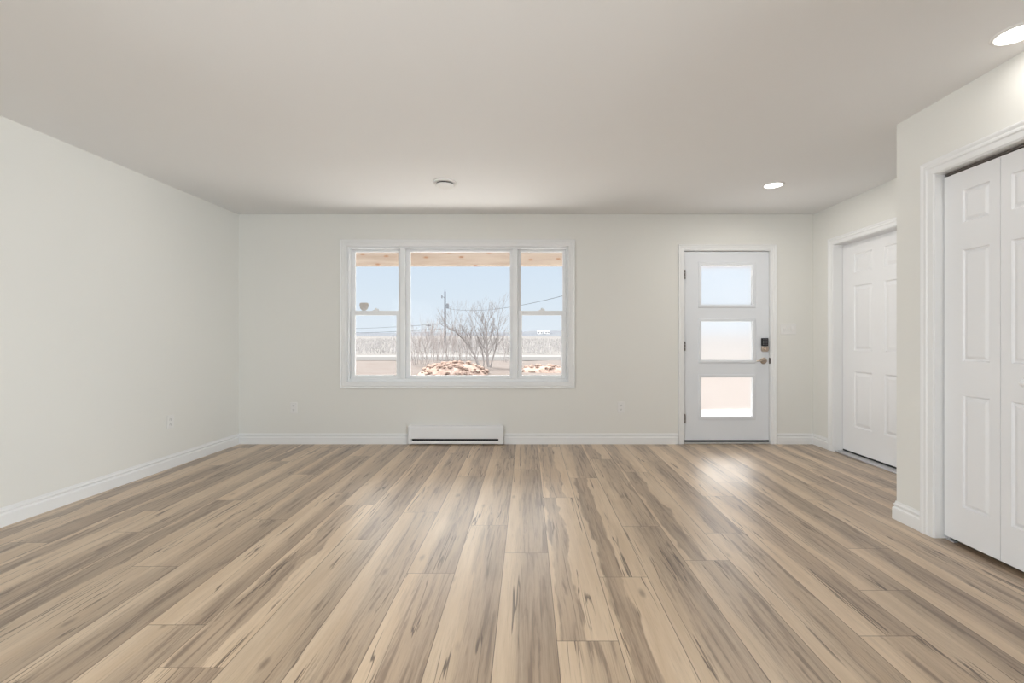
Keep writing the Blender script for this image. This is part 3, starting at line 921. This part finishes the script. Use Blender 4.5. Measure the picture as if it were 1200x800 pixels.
TY = 25.0
rt = empty('bare_tree', (PX(571, 432, TY).x, TY, GZ), label='leafless forked tree at the right of the middle pane', cat='tree')
def path_tube(bm, pts, org):
    W = [(PX(x, y, TY + dy) - org, r) for x, y, dy, r in pts]
    for (p, r), (q, s) in zip(W, W[1:]):
        tube(bm, p, q, r, s, 8)
    return W
org = rt.location.copy()
rnd = random.Random(21)
trunks = [[(573, 434, 0, 0.085), (571.5, 424, 0, 0.075), (570.6, 412, 0, 0.06), (570.2, 398, 0, 0.05), (570, 386, 0.1, 0.036), (568.5, 374, 0.1, 0.016)],
          [(563, 434, 0, 0.085), (560, 426, 0, 0.075), (556, 416, 0, 0.06), (548, 403, 0, 0.045), (540, 394, 0, 0.035), (533, 387, 0, 0.022), (526, 385.5, 0, 0.012)],
          [(574, 433, 0.1, 0.05), (578, 418, 0.2, 0.04), (582, 404, 0.2, 0.03), (583.5, 386, 0.2, 0.02), (586, 372, 0.2, 0.010)],
          [(566, 434, 0.2, 0.05), (567, 424, 0.3, 0.04), (565, 410, 0.4, 0.03), (560, 396, 0.5, 0.022), (556, 382, 0.5, 0.010)]]
for tp in trunks:
    bm = bmesh.new(); W = path_tube(bm, tp, org); link_mesh('trunk', bm, 'bark', rt)
    bm = bmesh.new()
    for i in range(1, len(W)):
        (p0_, r0_), (p1_, r1_) = W[i - 1], W[i]
        for t in (0.35, 0.9):
            if i == 1: continue
            p = p0_.lerp(p1_, t)
            for s in (-1, 1):
                d = ((p1_ - p0_).normalized() + Vector((s * rnd.uniform(0.4, 0.9), rnd.uniform(-0.4, 0.4), rnd.uniform(0.1, 0.7)))).normalized()
                branch(bm, p, d, rnd.uniform(0.40, 0.66), max(0.010, r1_ * 0.42), 3, rnd, 0.6, 0.2, 3, (1, 2))
    link_mesh('branches', bm, 'bark', rt)

# shrubs on the left of the tree: individual bare bushes
shr = []
for v in range(4):
    rnd = random.Random(100 + v)
    bm = bmesh.new()
    for s in range(9):
        a = rnd.uniform(0, 6.28)
        d = Vector((math.cos(a) * 0.28, math.sin(a) * 0.28, 1)).normalized()
        branch(bm, Vector((rnd.uniform(-0.3, 0.3), rnd.uniform(-0.3, 0.3), -0.05)), d, rnd.uniform(0.9, 1.3), 0.016, 2, rnd, 0.4, 0.3, 3, (1, 2))
    me = bpy.data.meshes.new('bare_shrub'); bm.to_mesh(me); bm.free(); me.materials.append(M['twig'])
    shr.append(me)
spots = [(484, 27.0, 0.95), (493, 28.6, 1.05), (503, 24.2, 0.9), (511, 31, 1.15), (520, 28.2, 1.05), (529, 33.0, 1.0), (538, 26.4, 0.95), (547, 33, 0.85), (470, 32, 0.8), (592, 30.5, 0.75)]
for i, (px, Y, sc) in enumerate(spots):
    o = bpy.data.objects.new('bare_shrub', shr[i % 4]); COL.objects.link(o)
    o.location = ((px - 618) * Y / FPX, Y, GZ); o.rotation_euler = (0, 0, i * 1.3); o.scale = (sc, sc, sc)
    o['group'] = 'bare shrubs beyond the earth pile'
    if i == 8: lb = 'thin leafless shrub behind the left mullion, farthest left of the shrubs'
    elif i == 9: lb = 'thin leafless shrub just right of the forked tree'
    else: lb = 'thin pale leafless shrub in the row left of the forked tree'
    tag(o, lb, 'shrub')

# scrub thicket beyond the road: nobody could count it
rnd = random.Random(5)
bm = bmesh.new()
for i in range(9000):
    Y = rnd.uniform(46, 120)
    X = rnd.uniform(-0.46, 0.62) * Y
    hh = rnd.uniform(0.35, 0.9)
    p = Vector((X, Y, field_z(Y) - 0.05))
    for _ in range(2):
        q = p + Vector((rnd.uniform(-0.16, 0.16), rnd.uniform(-0.2, 0.2), hh * rnd.uniform(0.6, 1.0)))
        tube(bm, p, q, 0.028, 0.010, 3, cap=False)
o = link_mesh('scrub', bm, 'scrub', recalc=False)
tag(o, 'pale leafless scrub covering the land beyond the road', 'scrub', kind='stuff')

# earth piles
def mound(name, X, Y, wx, wy, h, seed, label, nclod):
    rnd = random.Random(seed)
    r = empty(name, (X, Y, GZ), label=label, cat='earth pile')
    def fz(x, y):
        q = (x / wx) ** 2 + (y / wy) ** 2
        return h * max(0.0, 1 - q) ** 0.8 + 0.07 * h * math.sin(x * 9 + seed) * math.sin(y * 8) - 0.05
    bm = bmesh.new(); grid(bm, -wx, wx, -wy, wy, 40, 24, fz)
    link_mesh('mound', bm, 'clod', r, smooth=True)
    for i in range(nclod):
        while True:
            x, y = rnd.uniform(-wx, wx), rnd.uniform(-wy, wy * 0.4)
            if (x / wx) ** 2 + (y / wy) ** 2 < 0.95: break
        s = rnd.uniform(0.05, 0.15)
        bm = bmesh.new(); bmesh.ops.create_icosphere(bm, subdivisions=1, radius=s)
        for v in bm.verts:
            v.co = v.co * rnd.uniform(0.7, 1.25); v.co.z *= 0.75; v.co.x *= 1.25
        c = link_mesh('clod', bm, 'clod', r); c.location = (x, y, fz(x, y) + s * 0.25); c.rotation_euler = (0, 0, rnd.uniform(0, 6))
mound('earth_pile', PX(531, 436, 20.5).x, 20.5, 1.6, 1.3, 0.55, 2, 'rounded pile of reddish broken earth below the utility pole', 98)
mound('earth_ridge', PX(640, 436, 22).x, 22.0, 1.6, 0.9, 0.30, 4, 'low ridge of reddish broken earth in the right pane', 40)

# rear glazing (behind the photographer) and unseen side windows added around the fill lamps
def plain_window(name, put, u0, u1, z0, z1, n, label):
    r = empty(name, (0, 0, 0), label=label, cat='window', kind='structure')
    bm = bmesh.new()
    frame_sweep(bm, u0 + 0.06, u1 - 0.06, z0 + 0.06, z1 - 0.06, [(0, 0), (0, 0.08), (0.06, 0.08), (0.06, 0)], put)
    link_mesh('window_frame', bm, 'vinyl', r)
    for k in range(n):
        a = u0 + 0.06 + (u1 - u0 - 0.12) * k / n; b = u0 + 0.06 + (u1 - u0 - 0.12) * (k + 1) / n
        bm = bmesh.new()
        for (ua, ub, za, zb_) in ((a, b, z0 + 0.06, z1 - 0.06),):
            c = [bm.verts.new(put(u, z, h)) for h in (0.03, 0.036) for u, z in ((ua, za), (ub, za), (ub, zb_), (ua, zb_))]
            for f in ((0, 1, 2, 3), (4, 7, 6, 5), (0, 4, 5, 1), (1, 5, 6, 2), (2, 6, 7, 3), (3, 7, 4, 0)):
                bm.faces.new([c[i] for i in f])
        link_mesh('pane', bm, 'glass', r)
        if k:
            bm = bmesh.new()
            c = [bm.verts.new(put(u, z, h)) for h in (0.0, 0.07) for u, z in ((a - 0.03, z0 + 0.06), (a + 0.03, z0 + 0.06), (a + 0.03, z1 - 0.06), (a - 0.03, z1 - 0.06))]
            for f in ((0, 1, 2, 3), (4, 7, 6, 5), (0, 4, 5, 1), (1, 5, 6, 2), (2, 6, 7, 3), (3, 7, 4, 0)):
                bm.faces.new([c[i] for i in f])
            link_mesh('mullion', bm, 'vinyl', r)
plain_window('window_2', lambda u, z, h: (u, YR - 0.12 + h, z), -2.8, 1.4, 0.1, 2.2, 3, 'wide glazing behind the photographer')
plain_window('window_3', lambda u, z, h: (XC + 0.10 - h, u, z), SW0, SW1, 0.75, 2.15, 2, 'unseen side window added behind the photographer')
plain_window('window_4', lambda u, z, h: (XL(u) - 0.12 + h, u, z), LW0, LW1, 0.75, 2.15, 2, 'unseen left side window added behind the photographer')
struct('added_sun_block', B((-6.0, -3.45, -4.5, 3.5, H + 0.02, H + 0.14)), 'trim', 'unseen added eave outside the left wall', 'sun_blocker')  # unseen slab added to keep sun out of the left side window
